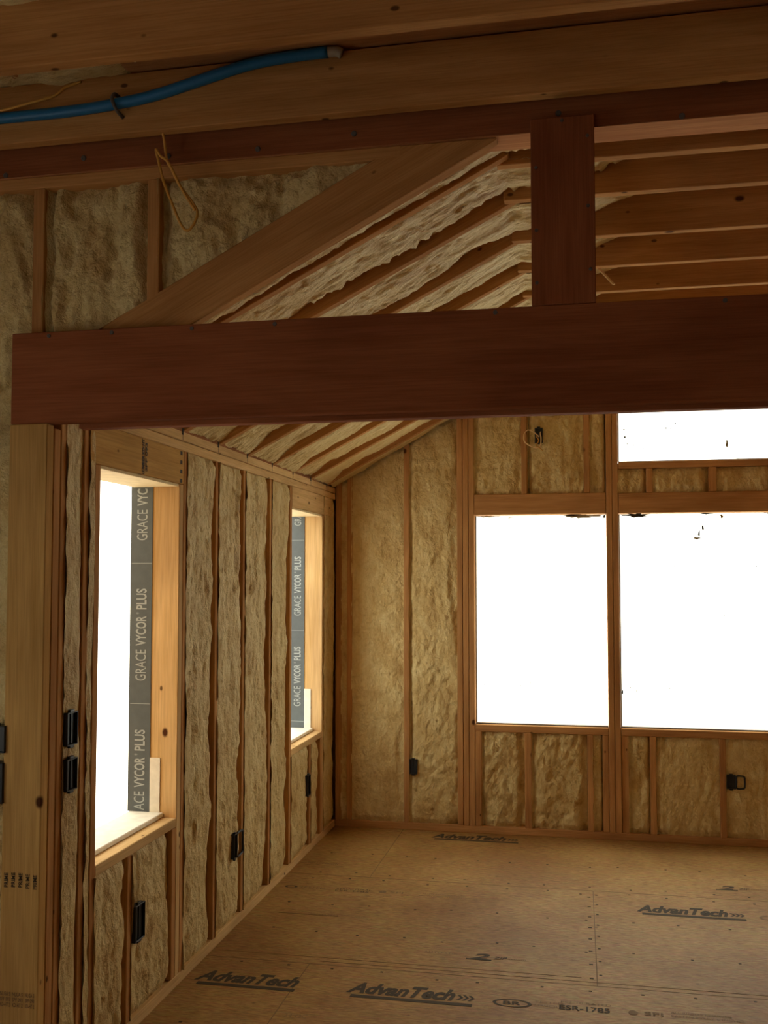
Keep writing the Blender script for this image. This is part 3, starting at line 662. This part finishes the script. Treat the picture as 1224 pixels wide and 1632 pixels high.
def lbox(y0, y1, z0, z1, lb, **k): # left wall: mirrored so that axes stay right-handed
    return ebox((0.0, y1, z0), (0, -1, 0) if False else (0, 1, 0), NX, y1-y0, z1-z0, lb, **k)
def on_left(y0, y1, z0, z1, lb, **k): return ebox((0.0, y0, z0), (0, 1, 0), (1, 0, 0), y1-y0, z1-z0, lb, **k)
def on_back(x0, x1, z0, z1, lb, y=D, **k): return ebox((x0, y, z0), (1, 0, 0), (0, -1, 0), x1-x0, z1-z0, lb, **k)
on_left(2.882, 2.948, 1.108, 1.214, 'upper black box of the stacked pair right of the stamped pine board')
on_left(2.884, 2.950, 0.965, 1.066, 'lower black box of the stacked pair right of the stamped pine board')
on_back(-0.185, -0.120, 1.108, 1.19, 'upper black box cut by the left photo edge beside the stamped pine board', y=2.752)
on_back(-0.190, -0.124, 0.955, 1.078, 'lower black box cut by the left photo edge beside the stamped pine board', y=2.752)
on_left(3.392, 3.472, 0.315, 0.445, 'black box low in the foam below the large left window')
on_left(4.440, 4.476, 0.325, 0.440, 'black box with an open bracket low on the left wall between the windows', ring=0.090)
on_left(5.710, 5.770, 0.345, 0.467, 'narrow black box low on the left wall below the small window')
on_back(0.504, 0.556, 0.362, 0.458, 'black box on the lone stud between the tall foam bays of the back wall')
on_back(2.487, 2.540, 0.347, 0.432, 'black box with sideways open bracket below the right covered window', ring=0.058)
hb2 = on_back(1.333, 1.384, 2.520, 2.618, 'black box high on the back wall with a coil of cable hanging out')
cc = tag(tube('coiled_cable', [(1.362, D-0.012, 2.56), (1.33, D-0.04, 2.585), (1.295, D-0.05, 2.60), (1.268, D-0.045, 2.575), (1.268, D-0.045, 2.53), (1.30, D-0.05, 2.50), (1.345, D-0.045, 2.485), (1.37, D-0.04, 2.50), (1.375, D-0.04, 2.545), (1.37, D-0.03, 2.575), (1.372, D-0.02, 2.59)], 0.004, 'cablew'), 'loop of pale cable hanging from the high black box on the back wall', 'cable')
tube('cable_end', [(1.345, D-0.03, 2.56), (1.36, D-0.045, 2.53), (1.345, D-0.045, 2.50), (1.37, D-0.05, 2.478), (1.385, D-0.04, 2.465)], 0.0035, 'cable', cc)

# ------------------------------------------------------------------ conduit and hanging cable
bc = tag(empty('blue_conduit', (0.4, 2.69, 3.07)), 'blue plastic conduit running along the face of the knotty second near joist', 'conduit')
CP = [(-0.75, 2.692, 3.06), (-0.35, 2.692, 3.067), (-0.144, 2.692, 3.068), (0.07, 2.692, 3.068), (0.244, 2.692, 3.077), (0.376, 2.692, 3.093), (0.535, 2.692, 3.128), (0.672, 2.692, 3.156), (0.80, 2.692, 3.166), (0.905, 2.692, 3.168)]
tube('conduit_tube', CP, 0.0165, 'blue', bc)
tube('conduit_strap', [(0.243, 2.712, 3.108), (0.24, 2.685, 3.104), (0.240, 2.672, 3.08), (0.252, 2.678, 3.05), (0.257, 2.71, 3.042)], 0.0055, 'steel', bc)
tube('conduit_end', [(0.90, 2.692, 3.168), (0.93, 2.692, 3.166), (0.945, 2.695, 3.160)], 0.0145, 'fiber', bc)
hc = tag(tube('hanging_cable', [(0.372, 2.72, 3.03), (0.376, 2.742, 2.985), (0.381, 2.755, 2.92), (0.40, 2.75, 2.885), (0.43, 2.74, 2.83), (0.475, 2.735, 2.77), (0.492, 2.73, 2.735), (0.482, 2.725, 2.70),
    (0.462, 2.725, 2.683), (0.440, 2.73, 2.705), (0.412, 2.735, 2.765), (0.380, 2.74, 2.84), (0.357, 2.745, 2.92), (0.350, 2.745, 2.95), (0.368, 2.74, 2.925), (0.395, 2.738, 2.90), (0.44, 2.732, 2.815), (0.485, 2.728, 2.745)], 0.0042, 'cable'),
    'yellow cable hanging in a folded loop in front of the lumpy foam', 'cable')
hc2 = tag(tube('loose_cable', [(-0.35, 2.66, 3.05), (-0.144, 2.668, 3.078), (-0.06, 2.672, 3.092), (0.035, 2.69, 3.121), (0.07, 2.70, 3.15), (0.12, 2.705, 3.165)], 0.004, 'cable'), 'thin tan cable crossing the blue conduit at the upper left', 'cable')
for k, (x, z) in enumerate(((0.13, 3.13), (0.15, 3.09), (0.60, 3.145), (0.70, 3.16))):
    pass
